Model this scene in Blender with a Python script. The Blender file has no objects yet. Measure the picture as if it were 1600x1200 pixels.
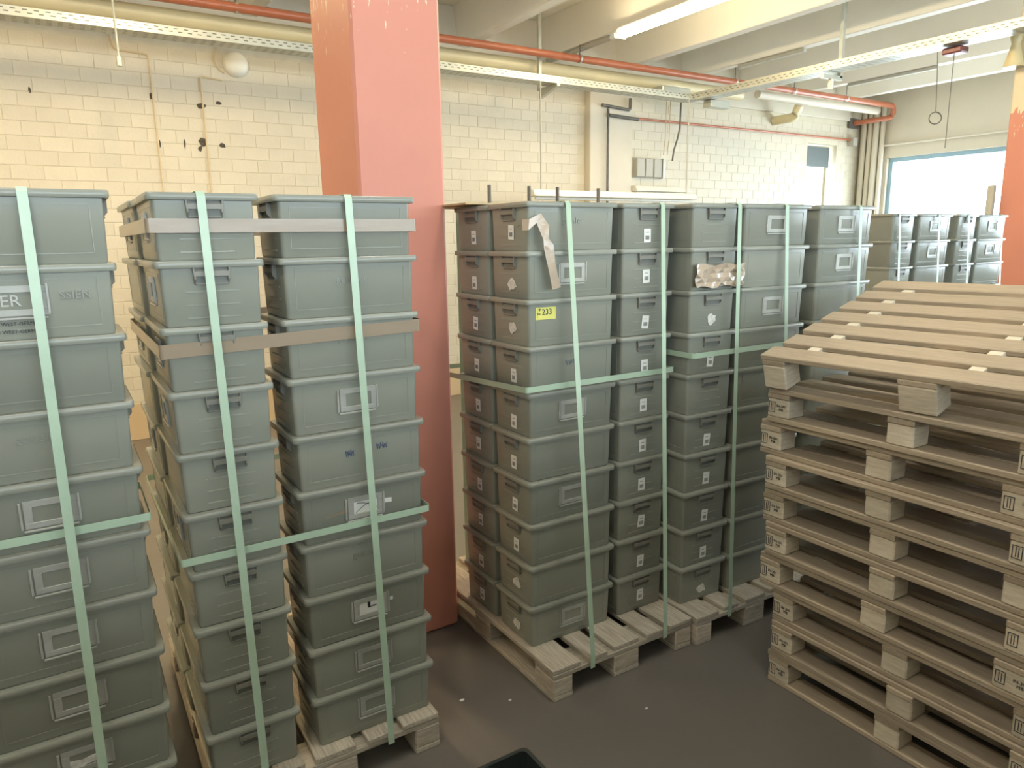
import bpy, bmesh, math, random
from mathutils import Vector, Matrix
random.seed(7)
S = bpy.context.scene
COL = S.collection

# ------------------------------------------------------------------ camera
F, YAW, PITCH, ROLL, CH = 1117.5, .5585, .1983, -.0154, 1.907
fw = Vector((math.sin(YAW)*math.cos(PITCH), math.cos(YAW)*math.cos(PITCH), -math.sin(PITCH)))
rt0 = Vector((math.cos(YAW), -math.sin(YAW), 0)); up0 = rt0.cross(fw)
rt = rt0*math.cos(ROLL)+up0*math.sin(ROLL); up = -rt0*math.sin(ROLL)+up0*math.cos(ROLL)
cam = bpy.data.objects.new('camera', bpy.data.cameras.new('camera')); COL.objects.link(cam)
M = Matrix((rt, up, -fw)).transposed().to_4x4(); M.translation = Vector((0, 0, CH)); cam.matrix_world = M
cam.data.sensor_width = 36; cam.data.lens = F/1600*36; cam.data.clip_start = .05; cam.data.clip_end = 200
S.camera = cam

# ------------------------------------------------------------------ sky, exposure
SKY_STRENGTH = 12.5
w = bpy.data.worlds.new('sky'); S.world = w; w.use_nodes = True
bg = w.node_tree.nodes['Background']; bg.inputs[0].default_value = (.84, .95, 1.0, 1); bg.inputs[1].default_value = SKY_STRENGTH
S.view_settings.view_transform = 'Standard'; S.view_settings.look = 'None'
S.view_settings.gamma = 1; S.view_settings.use_curve_mapping = False
S.view_settings.exposure = 0.0
S.cycles.use_denoising = True
S.cycles.max_bounces = 8; S.cycles.diffuse_bounces = 5; S.cycles.sample_clamp_indirect = 6
WARM, NEUTRAL = (1.0, .76, .42), (1.0, .93, .80)
LAMP_BACK, LAMP_FILL = 30, 35        # watts per tube lamp
# room box
X0, X1, Y0, Y1, ZC = -5.0, 12.3, -6.0, 7.9, 4.55

def area(name, loc, size, size_y, power, color, rot=(0, 0, 0), portal=False):
    d = bpy.data.lights.new(name, 'AREA'); d.shape = 'RECTANGLE'; d.size = size; d.size_y = size_y
    d.energy = power; d.color = color
    if portal: d.cycles.is_portal = True
    o = bpy.data.objects.new(name, d); o.location = loc; o.rotation_euler = rot; COL.objects.link(o); return o
# portals only guide the sampling of the sky through the three window openings
area('window_portal', (X1+.02, 1.7, 2.07), 2.24, 11.4, 1, (1, 1, 1), (0, math.pi/2, 0), True)
area('window_portal', (11.2, Y1+.30, 2.2), .8, 2.6, 1, (1, 1, 1), (-math.pi/2, 0, 0), True)
area('window_portal', (2.45, Y0-.02, 2.85), 14.1, 1.9, 1, (1, 1, 1), (math.pi/2, 0, 0), True)

# ------------------------------------------------------------------ materials
def mat(name, col, rough=.6, metal=0, spec=.5, var=0, scale=8, stretch=(1, 1, 1), bump=0, bscale=40, col2=None, rnd=0, emit=None, rvar=0):
    m = bpy.data.materials.new(name); m.use_nodes = True; nt = m.node_tree; N = nt.nodes; L = nt.links
    b = N['Principled BSDF']; b.inputs['Base Color'].default_value = (*col, 1); b.inputs['Roughness'].default_value = rough
    b.inputs['Metallic'].default_value = metal; b.inputs['Specular IOR Level'].default_value = spec
    if emit:
        b.inputs['Emission Color'].default_value = (*emit[0], 1); b.inputs['Emission Strength'].default_value = emit[1]
    tc = N.new('ShaderNodeTexCoord'); mp = N.new('ShaderNodeMapping'); mp.inputs['Scale'].default_value = stretch
    L.new(tc.outputs['Object'], mp.inputs[0])
    oi = N.new('ShaderNodeObjectInfo')
    if rnd or var:
        ad = N.new('ShaderNodeVectorMath'); ad.operation = 'ADD'
        cm = N.new('ShaderNodeCombineXYZ'); mu = N.new('ShaderNodeMath'); mu.operation = 'MULTIPLY'; mu.inputs[1].default_value = 37
        L.new(oi.outputs['Random'], mu.inputs[0]); [L.new(mu.outputs[0], cm.inputs[i]) for i in range(3)]
        L.new(mp.outputs[0], ad.inputs[0]); L.new(cm.outputs[0], ad.inputs[1]); vec = ad.outputs[0]
    else: vec = mp.outputs[0]
    if var or col2:
        n = N.new('ShaderNodeTexNoise'); n.inputs['Scale'].default_value = scale; n.inputs['Detail'].default_value = 6
        L.new(vec, n.inputs['Vector'])
        r = N.new('ShaderNodeValToRGB'); r.color_ramp.elements[0].position = .3; r.color_ramp.elements[1].position = .7
        c2 = col2 or tuple(c*(1-var) for c in col)
        r.color_ramp.elements[0].color = (*c2, 1); r.color_ramp.elements[1].color = (*col, 1)
        L.new(n.outputs['Fac'], r.inputs[0]); out = r.outputs[0]
        if rvar:
            mr = N.new('ShaderNodeMapRange'); mr.inputs[3].default_value = rough-rvar; mr.inputs[4].default_value = rough+rvar
            L.new(n.outputs['Fac'], mr.inputs[0]); L.new(mr.outputs[0], b.inputs['Roughness'])
        if rnd:
            hs = N.new('ShaderNodeHueSaturation'); mr = N.new('ShaderNodeMapRange')
            mr.inputs[3].default_value = 1-rnd; mr.inputs[4].default_value = 1+rnd
            L.new(oi.outputs['Random'], mr.inputs[0]); L.new(mr.outputs[0], hs.inputs['Value']); L.new(out, hs.inputs['Color']); out = hs.outputs[0]
        L.new(out, b.inputs['Base Color'])
    if bump:
        n2 = N.new('ShaderNodeTexNoise'); n2.inputs['Scale'].default_value = bscale; n2.inputs['Detail'].default_value = 4
        L.new(vec, n2.inputs['Vector'])
        bp = N.new('ShaderNodeBump'); bp.inputs['Strength'].default_value = bump; bp.inputs['Distance'].default_value = .01
        L.new(n2.outputs['Fac'], bp.inputs['Height']); L.new(bp.outputs[0], b.inputs['Normal'])
    return m

m_crate = mat('crate_plastic', (.285, .292, .245), .27, var=.05, scale=3, stretch=(1, 1, 1.5), bump=.06, bscale=9, rnd=.10)
m_rim = mat('crate_rim_plastic', (.27, .278, .235), .26, var=.06, scale=6, bump=.04, bscale=20, rnd=.08)
m_hand = mat('crate_handle_plastic', (.22, .215, .18), .40, var=.15, scale=9)
m_dark = mat('dark_plastic', (.028, .036, .035), .42, var=.2, scale=6)
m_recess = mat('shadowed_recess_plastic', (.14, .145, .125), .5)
m_frame = mat('card_frame_metal', (.45, .45, .41), .40, .15, var=.2, scale=14, rnd=.1)
m_paper = mat('paper', (.78, .78, .74), .7, var=.05, scale=10)
m_torn = mat('torn_paper', (.74, .72, .66), .8, var=.35, scale=60, rnd=.1)
m_ink = mat('ink', (.05, .05, .05), .7)
m_pink = mat('printed_grey', (.22, .22, .21), .7)
m_blue = mat('blue_marker', (.08, .12, .32), .6)
m_yel = mat('yellow_paper', (.78, .74, .19), .6, var=.06, scale=20)
m_strap = mat('strap_plastic', (.46, .60, .46), .30, var=.1, scale=12, bump=.05, bscale=90)
m_tape = mat('packing_tape', (.31, .245, .175), .22, var=.06, scale=3, stretch=(1, 1, 4), bump=.06, bscale=9)
m_tapel = mat('crumpled_tape', (.50, .40, .30), .15, var=.2, scale=8, bump=.3, bscale=16)
m_red = None
m_wall = mat('wall_paint', (.64, .58, .46), .55, var=.06, scale=2, bump=.12, bscale=60)
m_brick = mat('painted_brick', (.64, .58, .45), .5, var=.06, scale=5, bump=.22, bscale=45, rnd=.035)
m_joint = mat('painted_joint', (.63, .57, .43), .8, var=.1, scale=9)
m_ceil = mat('ceiling_paint', (.84, .80, .70), .6, var=.07, scale=1.5, bump=.08, bscale=30)
m_floor = mat('floor_concrete', (.15, .135, .118), .30, var=.12, scale=2.5, bump=.08, bscale=30, rvar=.03)
m_copper = mat('red_brown_pipe', (.46, .15, .075), .28, var=.12, scale=7)
m_cream = mat('cream_pipe', (.72, .62, .37), .40, var=.08, scale=4)
m_tray = mat('galvanised_steel', (.55, .55, .47), .38, .45, var=.15, scale=9)
m_slot = mat('dark_slot', (.12, .12, .09), .8)
m_white = mat('white_enamel', (.80, .78, .68), .35, var=.05, scale=3)
m_grey = mat('grey_housing', (.45, .43, .36), .5, var=.08, scale=5)
m_dgrey = mat('dark_grey_metal', (.13, .12, .10), .5, var=.2, scale=8)
m_hole = mat('wall_hole_dark', (.10, .085, .06), .9, var=.5, scale=40)  # dark tone of the wall holes and scars
m_conduit = mat('tan_conduit', (.62, .50, .32), .6)
m_card = mat('cardboard', (.55, .42, .24), .8, var=.1, scale=6)
m_old = mat('weathered_wood', (.56, .50, .40), .75, scale=6, stretch=(22, 1.6, 22), col2=(.34, .295, .23), bump=.5, bscale=25, rnd=.16)
m_new = mat('pale_wood', (.50, .41, .30), .6, scale=5, stretch=(26, 1.3, 26), col2=(.39, .31, .225), bump=.3, bscale=20, rnd=.2)
m_newb = mat('pale_wood_block', (.74, .66, .52), .7, scale=5, stretch=(3, 3, 20), col2=(.58, .49, .37), bump=.3, bscale=20, rnd=.14)
m_oldb = mat('weathered_block', (.60, .52, .41), .8, scale=5, stretch=(3, 3, 20), col2=(.38, .32, .25), bump=.5, bscale=20, rnd=.12)
m_lit_chip = mat('lit_stringer_pale', (.80, .74, .60), .7, var=.06, scale=20)
m_frameb = mat('window_frame_paint', (.28, .42, .50), .4, var=.05, scale=3)
m_blind = mat('blind_slat', (.13, .155, .15), .5, var=.08, scale=4)
m_emit = mat('tube_glow', (1, 1, 1), .5, emit=((1.0, .83, .54), 78))
m_emitn = mat('tube_glow_neutral', (1, 1, 1), .5, emit=((1.0, .95, .86), 8))
def glass():
    m = bpy.data.materials.new('window_glass'); m.use_nodes = True; nt = m.node_tree; nt.nodes.clear()
    o = nt.nodes.new('ShaderNodeOutputMaterial'); mx = nt.nodes.new('ShaderNodeMixShader'); t = nt.nodes.new('ShaderNodeBsdfTransparent')
    g = nt.nodes.new('ShaderNodeBsdfGlossy'); g.inputs['Roughness'].default_value = .02; mx.inputs[0].default_value = .06
    t.inputs[0].default_value = (.96, .98, 1, 1)
    nt.links.new(t.outputs[0], mx.inputs[1]); nt.links.new(g.outputs[0], mx.inputs[2]); nt.links.new(mx.outputs[0], o.inputs[0]); return m
m_glass = glass()
def redpaint():
    m = mat('column_paint', (.60, .235, .165), .5, var=.06, scale=3, bump=.12, bscale=18)
    nt = m.node_tree; N = nt.nodes; L = nt.links; b = N['Principled BSDF']
    src = b.inputs['Base Color'].links[0].from_socket
    g = N.new('ShaderNodeNewGeometry'); sx = N.new('ShaderNodeSeparateXYZ'); L.new(g.outputs['Position'], sx.inputs[0])
    n = N.new('ShaderNodeTexNoise'); n.inputs['Scale'].default_value = 30; mpp = N.new('ShaderNodeMapping'); mpp.inputs['Scale'].default_value = (1, 1, .18)
    L.new(g.outputs['Position'], mpp.inputs[0]); L.new(mpp.outputs[0], n.inputs['Vector'])
    # brushed edge of the red paint at 3.0 m, with chips showing just below it
    a = N.new('ShaderNodeMath'); a.operation = 'MULTIPLY_ADD'; a.inputs[1].default_value = .14; L.new(n.outputs['Fac'], a.inputs[0]); L.new(sx.outputs[2], a.inputs[2])
    c = N.new('ShaderNodeMath'); c.operation = 'GREATER_THAN'; c.inputs[1].default_value = 3.08; L.new(a.outputs[0], c.inputs[0])
    n3 = N.new('ShaderNodeTexNoise'); n3.inputs['Scale'].default_value = 75; n3.inputs['Detail'].default_value = 3; L.new(mpp.outputs[0], n3.inputs['Vector'])
    a3 = N.new('ShaderNodeMath'); a3.operation = 'MULTIPLY_ADD'; a3.inputs[1].default_value = .42; a3.inputs[2].default_value = -.52
    L.new(sx.outputs[2], a3.inputs[0]); m3 = N.new('ShaderNodeMath'); m3.operation = 'ADD'; L.new(a3.outputs[0], m3.inputs[0]); L.new(n3.outputs['Fac'], m3.inputs[1])
    g3 = N.new('ShaderNodeMath'); g3.operation = 'GREATER_THAN'; g3.inputs[1].default_value = 1.345; L.new(m3.outputs[0], g3.inputs[0])
    o3 = N.new('ShaderNodeMath'); o3.operation = 'MAXIMUM'; L.new(c.outputs[0], o3.inputs[0]); L.new(g3.outputs[0], o3.inputs[1]); c = o3
    mx = N.new('ShaderNodeMix'); mx.data_type = 'RGBA'; mx.inputs['B'].default_value = (.72, .60, .42, 1)
    L.new(src, mx.inputs['A']); L.new(c.outputs[0], mx.inputs['Factor']); L.new(mx.outputs['Result'], b.inputs['Base Color']); return m
m_red = redpaint()

# ------------------------------------------------------------------ mesh helpers
class MB:
    def __init__(s): s.v = []; s.f = []
    def box(s, a, b, ch=0, face=None):
        (x0, y0, z0), (x1, y1, z1) = a, b; n = len(s.v)
        s.v += [(x0, y0, z0), (x1, y0, z0), (x1, y1, z0), (x0, y1, z0), (x0, y0, z1), (x1, y0, z1), (x1, y1, z1), (x0, y1, z1)]
        s.f += [tuple(n+i for i in q) for q in ((0, 3, 2, 1), (4, 5, 6, 7), (0, 1, 5, 4), (1, 2, 6, 5), (2, 3, 7, 6), (3, 0, 4, 7))]; return s
    def quad(s, *p):
        n = len(s.v); s.v += [tuple(q) for q in p]; s.f.append(tuple(range(n, n+len(p)))); return s
    def poly_prism(s, pts, d):     # pts in 3-D, extruded by vector d
        n = len(s.v); k = len(pts); s.v += [tuple(p) for p in pts]+[tuple(Vector(p)+Vector(d)) for p in pts]
        s.f.append(tuple(n+i for i in range(k))[::-1]); s.f.append(tuple(n+k+i for i in range(k)))
        for i in range(k): j = (i+1) % k; s.f.append((n+i, n+j, n+k+j, n+k+i))
        return s
    def rings(s, rings, closed=True, cap0=False, cap1=False):
        n = len(s.v); k = len(rings[0])
        for r in rings: s.v += [tuple(p) for p in r]
        for a in range(len(rings)-1):
            for i in range(k):
                j = (i+1) % k; s.f.append((n+a*k+i, n+a*k+j, n+(a+1)*k+j, n+(a+1)*k+i))
        if cap0: s.f.append(tuple(n+i for i in range(k))[::-1])
        if cap1: s.f.append(tuple(n+(len(rings)-1)*k+i for i in range(k)))
        return s
    def mesh(s, name, m, smooth=None, bevel=0):
        me = bpy.data.meshes.new(name); me.from_pydata(s.v, [], s.f)
        bm = bmesh.new(); bm.from_mesh(me); bmesh.ops.recalc_face_normals(bm, faces=bm.faces)
        if bevel: bmesh.ops.bevel(bm, geom=list(bm.edges), offset=bevel, segments=1, affect='EDGES')
        if smooth is not None:
            for f in bm.faces: f.smooth = True
            for e in bm.edges:
                if len(e.link_faces) == 2 and e.calc_face_angle(0) > math.radians(smooth): e.smooth = False
        bm.to_mesh(me); bm.free(); me.materials.append(m); return me
def link(name, me, parent=None, loc=(0, 0, 0), rot=(0, 0, 0)):
    o = bpy.data.objects.new(name, me); COL.objects.link(o); o.location = loc; o.rotation_euler = rot
    if parent: o.parent = parent
    return o
def bx(name, a, b, m, parent=None, bevel=0):
    return link(name, MB().box(a, b).mesh(name, m, bevel=bevel), parent)
def tag(o, label, cat, group=None):
    o['label'] = label; o['category'] = cat
    if group: o['group'] = group
    return o
def thing(name, label, cat, loc=(0, 0, 0), rot=(0, 0, 0), group=None):
    return tag(link(name, None, None, loc, rot), label, cat, group)
def struct(o): o['kind'] = 'structure'; return o
def ring_rect(hx, hy, r, z, seg=3):
    p = []
    for cx, cy, a0 in ((hx-r, hy-r, 0), (-hx+r, hy-r, 90), (-hx+r, -hy+r, 180), (hx-r, -hy+r, 270)):
        for i in range(seg+1):
            a = math.radians(a0+90*i/seg); p.append((cx+r*math.cos(a), cy+r*math.sin(a), z))
    return p
def tube_mesh(name, pts, r, m, seg=10, closed=False):
    mb = MB(); P = [Vector(p) for p in pts]; R = []; prev = None
    for i, p in enumerate(P):
        d = (P[min(i+1, len(P)-1)]-P[max(i-1, 0)]).normalized()
        ref = Vector((0, 0, 1)) if abs(d.z) < .9 else Vector((1, 0, 0))
        a = d.cross(ref).normalized()
        if prev and a.dot(prev) < 0: a = -a
        prev = a; b = d.cross(a)
        R.append([p+a*r*math.cos(2*math.pi*k/seg)+b*r*math.sin(2*math.pi*k/seg) for k in range(seg)])
    mb.rings(R, cap0=True, cap1=True); return mb.mesh(name, m, smooth=50)
def bend(pts, r=.08, n=4):      # round the inner corners of a polyline
    P = [Vector(p) for p in pts]; out = [P[0]]
    for i in range(1, len(P)-1):
        a = (P[i-1]-P[i]).normalized(); b = (P[i+1]-P[i]).normalized(); s = P[i]+a*r; e = P[i]+b*r
        for k in range(n+1):
            t = k/n; out.append(s*(1-t)**2+P[i]*2*t*(1-t)+e*t*t)
    out.append(P[-1]); return out
def text(name, body, size, m, parent, loc, rot, ext=.0006, align='CENTER'):
    key = (body, size, m.name)
    if key not in text.c:
        c = bpy.data.curves.new(name, 'FONT'); c.body = body; c.size = size; c.extrude = ext; c.align_x = align; c.align_y = 'CENTER'
        c.resolution_u = 2; tmp = bpy.data.objects.new('tmp', c); COL.objects.link(tmp)
        bpy.context.view_layer.update()
        me = bpy.data.meshes.new_from_object(tmp.evaluated_get(bpy.context.evaluated_depsgraph_get())); bpy.data.objects.remove(tmp)
        me.materials.clear(); me.materials.append(m); me.name = name; text.c[key] = me
    return link(name, text.c[key], parent, loc, rot)
text.c = {}

# ================================================================== SETTING
struct(bx('floor', (X0-.3, Y0-.3, -.2), (X1+.3, Y1+.4, 0), m_floor))
struct(bx('ceiling', (X0-.3, Y0-.3, ZC), (X1+.3, Y1+.4, ZC+.2), m_ceil))
k = 0
RIBS = [4.31+1.2*i for i in range(-7, 7)]
for i, x in enumerate(RIBS):
    mb = MB(); mb.rings([[(x-.07, y, 4.12), (x+.07, y, 4.12), (x+.13, y, ZC), (x-.13, y, ZC)] for y in (Y0, Y1)], cap0=True, cap1=True)
    struct(link('ceiling_beam', mb.mesh('ceiling_beam', m_ceil, bevel=.006)))
# back wall (brick) at y = 7.9 with the narrow window
wx0, wx1, wz0, wz1 = 10.80, 11.60, 1.0, 3.42
wall = struct(link('wall_back', MB().box((X0, Y1, 0), (wx0, Y1+.35, ZC)).box((wx1, Y1, 0), (X1+.3, Y1+.35, ZC)).box((wx0, Y1, 0), (wx1, Y1+.35, wz0)).box((wx0, Y1, wz1), (wx1, Y1+.35, ZC)).mesh('wall_back', m_joint)))
bt = struct(bx('trim_1', (X0, Y1-.05, 3.83), (X1, Y1+.0, ZC), m_wall, bevel=.008))
struct(bx('baseboard_back', (X0, Y1-.03, 0), (X1, Y1, .37), mat('dado_paint', (.62, .47, .28), .5, var=.1, scale=3), bevel=.004))
# pilaster
struct(bx('trim_2', (6.13, Y1-.12, .37), (6.86, Y1, 3.83), m_wall, bevel=.01))
def cproj(p):
    d = Vector(p)-Vector((0, 0, CH)); z = d.dot(fw); return 800+F*d.dot(rt)/z, 600-F*d.dot(up)/z
bl, bh, jt = .25, .125, .006
def brick_mesh(L, name):
    mb = MB(); n = 0; h = bh-jt; d = .0045; c = .003
    o = [(0, 0), (L, 0), (L, h), (0, h)]; i_ = [(c, c), (L-c, c), (L-c, h-c), (c, h-c)]
    mb.rings([[(x, .002, z) for x, z in o], [(x, -d+.002, z) for x, z in o], [(x, -d, z) for x, z in i_]], cap1=True)
    return mb.mesh(name, m_brick)
bm_full, bm_half = brick_mesh(bl-jt, 'brick'), brick_mesh(bl/2-jt, 'half_brick')
cells = []
nrow = int((3.83-.375)/bh)
for r in range(nrow):
    z = .38+r*bh; off = 0 if r % 2 else -bl/2
    nx = int((X1-X0)/bl)+2
    for i in range(nx):
        x = X0+.005+off+i*bl; L = bl-jt
        if x < X0: continue
        if x+L > X1: continue
        if x < wx1 and x+L > wx0 and z < wz1 and z+bh > wz0: continue
        if x+L > 6.13 and x < 6.86: continue
        cells.append((x, z))
def vis(c):
    u, v = cproj((c[0]+.12, Y1, c[1]+.06))
    if 495 < u < 690: return False
    if -15 < u < 1600 and -5 < v < 300: return True
    return 163 < u < 235 and 290 < v < 632
V = sorted([c for c in cells if vis(c)], key=lambda c: (c[0]**2+Y1**2))[:296]
Vs = set(V)
for c in V: link('brick', bm_full, wall, (c[0], Y1, c[1]))
mb = MB(); h = bh-jt; L = bl-jt
for x, z in cells:
    if (x, z) in Vs: continue
    o = [(x, z), (x+L, z), (x+L, z+h), (x, z+h)]; i_ = [(x+.004, z+.004), (x+L-.004, z+.004), (x+L-.004, z+h-.004), (x+.004, z+h-.004)]
    mb.rings([[(a, Y1+.002, b) for a, b in o], [(a, Y1-.003, b) for a, b in o], [(a, Y1-.0045, b) for a, b in i_]], cap1=True)
o = link('brickwork', mb.mesh('brickwork', m_brick), wall); o['kind'] = 'stuff'
# chipped holes and scars in the painted brick
def blob(cx, cz, rx, rz, n=9):
    return [(cx+rx*(.65+.5*random.random())*math.cos(2*math.pi*i/n), Y1-.0085, cz+rz*(.65+.5*random.random())*math.sin(2*math.pi*i/n)) for i in range(n)]
for cx, cz, rx, rz in ((.945, 3.30, .018, .035), (1.385, 3.245, .05, .035), (1.55, 3.285, .03, .02), (.975, 2.87, .018, .04), (1.20, 2.88, .010, .05), (1.37, 2.90, .04, .05), (1.34, 2.84, .02, .03), (1.55, 2.885, .035, .03), (-.02, 3.27, .012, .03)):
    link('wall_scar', MB().poly_prism(blob(cx, cz, rx, rz), (0, .005, 0)).mesh('wall_scar', m_hole), wall)
# end wall with the big window
ey0, ey1, ez0, ez1 = -4.0, 7.40, .95, 3.19
struct(link('wall_right', MB().box((X1, Y0-.3, 0), (X1+.3, ey0, ZC)).box((X1, ey1, 0), (X1+.3, Y1, ZC)).box((X1, ey0, 0), (X1+.3, ey1, ez0)).box((X1, ey0, ez1), (X1+.3, ey1, ZC)).mesh('wall_right', m_wall)))
struct(bx('wall_left', (X0-.3, Y0-.3, 0), (X0, Y1+.35, ZC), m_wall))
fx0, fx1, fz0, fz1 = -4.6, 9.5, 1.9, 3.8
struct(link('wall_front', MB().box((X0, Y0-.3, 0), (fx0, Y0, ZC)).box((fx1, Y0-.3, 0), (X1, Y0, ZC)).box((fx0, Y0-.3, 0), (fx1, Y0, fz0)).box((fx0, Y0-.3, fz1), (fx1, Y0, ZC)).mesh('wall_front', m_wall)))
struct(bx('added_shade_wall', (X0, -1.15, 0), (8.5, -1.0, 1.85), mat('shade_wall_dark', (.16, .16, .15), .6, var=.1, scale=2), bevel=.01))  # added unseen wall, keeps low light off the lower crates
def window(name, axis, p, a0, a1, z0, z1, mull, m=m_frameb, t=.07):
    root = struct(link(name, None))
    def b(nm, s0, s1, q0, q1, d0, d1, mm):
        A = (p+d0, s0, q0) if axis == 'x' else (s0, p+d0, q0); B = (p+d1, s1, q1) if axis == 'x' else (s1, p+d1, q1)
        bx(nm, A, B, mm, root)
    b('frame', a0, a1, z0, z0+t, .06, .13, m); b('frame', a0, a1, z1-t, z1, .06, .13, m)
    b('frame', a0, a0+t, z0+t, z1-t, .06, .13, m); b('frame', a1-t, a1, z0+t, z1-t, .06, .13, m)
    e = [a0+t]+[a0+(a1-a0)*q for q in mull]+[a1-t]
    for i in range(len(e)-1):
        s0 = e[i]+(.03 if i else 0); s1 = e[i+1]-(.03 if i < len(e)-2 else 0)
        if i: b('mullion', e[i]-.03, e[i]+.03, z0+t, z1-t, .06, .13, m)
        b('pane', s0, s1, z0+t, z1-t, .09, .10, m_glass)
    return root
window('window_1', 'x', X1, ey0, ey1, ez0, ez1, (.2, .4, .6, .8))
window('window_2', 'y', Y1+.14, wx0, wx1, wz0, wz1, (), m=m_wall, t=.05)
window('window_3', 'y', Y0-.2, fx0, fx1, fz0, fz1, (.25, .5, .75))
bl_ = tag(link('roller_blind', None), 'dark grey-green blind half lowered in the narrow window of the brick wall', 'blind')
for i in range(6):
    bx('slat', (wx0+.06, Y1+.10, 3.06+i*.055), (wx1-.06, Y1+.125, 3.06+i*.055+.0549), m_blind, bl_)
# reveal edge trim of window 1 and corner ducts
for i, (y, x, r) in enumerate(((7.80, 12.20, .05), (7.69, 12.21, .045), (7.58, 12.2, .05), (7.48, 12.23, .04))):
    tag(link('vertical_pipe', tube_mesh('vertical_pipe', [(x, y, 0), (x, y, 4.1)], r, m_wall)),
        'cream vertical pipe in the corner, %s from the big window' % ['fourth', 'third', 'second', 'first'][i], 'pipe', 'cream pipes in the corner')

# ------------------------------------------------------------------ columns
def column(x0, x1, y0, y1):
    o = struct(link('column', MB().rings([[(x0, y0, z), (x1, y0, z), (x1, y1, z), (x0, y1, z)] for z in (0, ZC)], cap0=True, cap1=True).mesh('column', m_red, bevel=.012)))
    return o
column(1.115, 1.52, 2.975, 3.48)
column(7.70, 8.11, 2.975, 3.48)

# ================================================================== PALLETS
def board_mesh(L, W, T, m):
    key = (round(L, 3), round(W, 3), T, m.name)
    if key not in board_mesh.c:
        board_mesh.c[key] = MB().box((0, 0, 0), (W, L, T)).mesh('board', m, bevel=.003)
    return board_mesh.c[key]
board_mesh.c = {}
def block_mesh(a, b, h, m):
    key = ('b', round(a, 3), round(b, 3), h, m.name)
    if key not in board_mesh.c: board_mesh.c[key] = MB().box((0, 0, 0), (a, b, h)).mesh('block', m, bevel=.005)
    return board_mesh.c[key]
def pallet(label, loc, W, L, tops, bys, bxs, mw, mbk, rot=(0, 0, 0), group=None, bottom=True, T=.022, bw=.1, prints=None, stringers=True, jit=.004):
    """boards run along local y (length L), origin at the near-left lower corner; bys/bxs = block extents"""
    t = thing('wooden_pallet', label, 'pallet', loc, rot, group); H = .144
    for x, wd in tops:
        link('deck_board', board_mesh(L, wd, T, mw), t, (x+random.uniform(-jit, jit), random.uniform(-jit, jit)*1.5, H-T))
    if stringers:
        for y0, y1 in bys:
            o = link('stringer', board_mesh(W, y1-y0, T, mw), t, (0, y1, H-2*T)); o.rotation_euler = (0, 0, -math.pi/2)
    for i, (y0, y1) in enumerate(bys):
        for j, (x0, x1) in enumerate(bxs):
            b = link('block', block_mesh(x1-x0, y1-y0, H-2*T-(T if bottom else 0)-.0005, mbk), t, (x0, y0, T+.0002 if bottom else 0))
            if prints and j == 0 and i in prints:
                text('stamp', prints[i], .0155, m_ink, b, (-.0015, (y1-y0)*.34, .042), (math.pi/2, 0, -math.pi/2))
                fr = MB(); y = (y1-y0)*.93
                for a, c, e, f in ((y-.03, y, .020, .022), (y-.03, y, .062, .064), (y-.03, y-.028, .02, .064), (y-.002, y, .02, .064), (y-.02, y-.018, .026, .058), (y-.012, y-.01, .026, .058)):
                    fr.box((-.002, a, e), (-.0003, c, f))
                link('stamp_mark', fr.mesh('stamp_mark', m_ink), b)
    if bottom:
        for x0, x1 in bxs:
            link('bottom_board', board_mesh(L, x1-x0, T, mw), t, (x0, 0, 0))
    return t
EU_T = [(0, .145), (.185, .10), (.3275, .145), (.515, .10), (.655, .145)]
EU_Y = [(0, .145), (.5275, .6725), (1.055, 1.2)]; EU_X = [(0, .1), (.3275, .4725), (.7, .8)]
def euro(label, x, y, rz=0): return pallet(label, (x, y, 0), .8, 1.2, EU_T, EU_Y, EU_X, m_old, m_oldb, (0, 0, rz), 'pallets under the crate loads')
euro('weathered pallet under the crate load with the metal label plate', -.66, 2.17)
euro('weathered wooden pallet under the taped crate load by the red column', .238, 2.225)
euro('weathered grey pallet with board ends sticking out beside the red column base', 1.552, 2.19)
euro('dark weathered pallet between the yellow-tag load and the empty pallet stack', 2.365, 2.165, math.radians(-1))
euro('weathered pallet under the single frame-fronted crate stack behind the pallet tower', 3.21, 2.17)
euro('pallet under the bluish crate load below the big window', 5.13, 2.88)
euro('pallet under the crate load in front of the half-red column', 6.03, 2.88)

# the tower of empty pallets: (level, near-left corner y, x)
NL = 1.05
ordn = ['bottom', 'second', 'third', 'fourth', 'fifth', 'sixth', 'seventh', 'eighth', 'ninth', 'topmost']
ynl = [1.813, 1.804, 1.813, 1.882, 1.859, 1.887, 1.878, 1.924, 1.884]
xpl = [2.43, 2.425, 2.435, 2.425, 2.42, 2.43, 2.42, 2.435, 2.42]
S_T = [(i*(1.2-.1)/6, .1 if i % 2 else .12) for i in range(7)]
for n in range(9):
    y0 = ynl[n]-NL
    dy = [.507, .47, .444, .476, .465, .464, .485, .512, .484][n if n < 0 else 8-n]
    bys = [(0, .125), (NL-dy-.097, NL-dy), (NL-.10, NL)]
    pallet('pale wooden pallet in the empty tower, %s from the floor' % (ordn[n] if n else 'first up'), (xpl[n], y0, .144*n+.0006*n), 1.2, NL,
           [(x+(.006 if n % 3 == 1 else 0)*(i == 0), wd) for i, (x, wd) in enumerate(S_T)], bys, [(0.004, .104), (.53, .67), (1.1, 1.2)], m_new, m_newb,
           prints={2: 'IN-201\nMB', 0: 'IN-396\nMB'} if n != 5 else {2: 'IN-201\nMB'}, group='empty pallets in the tower')
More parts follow.
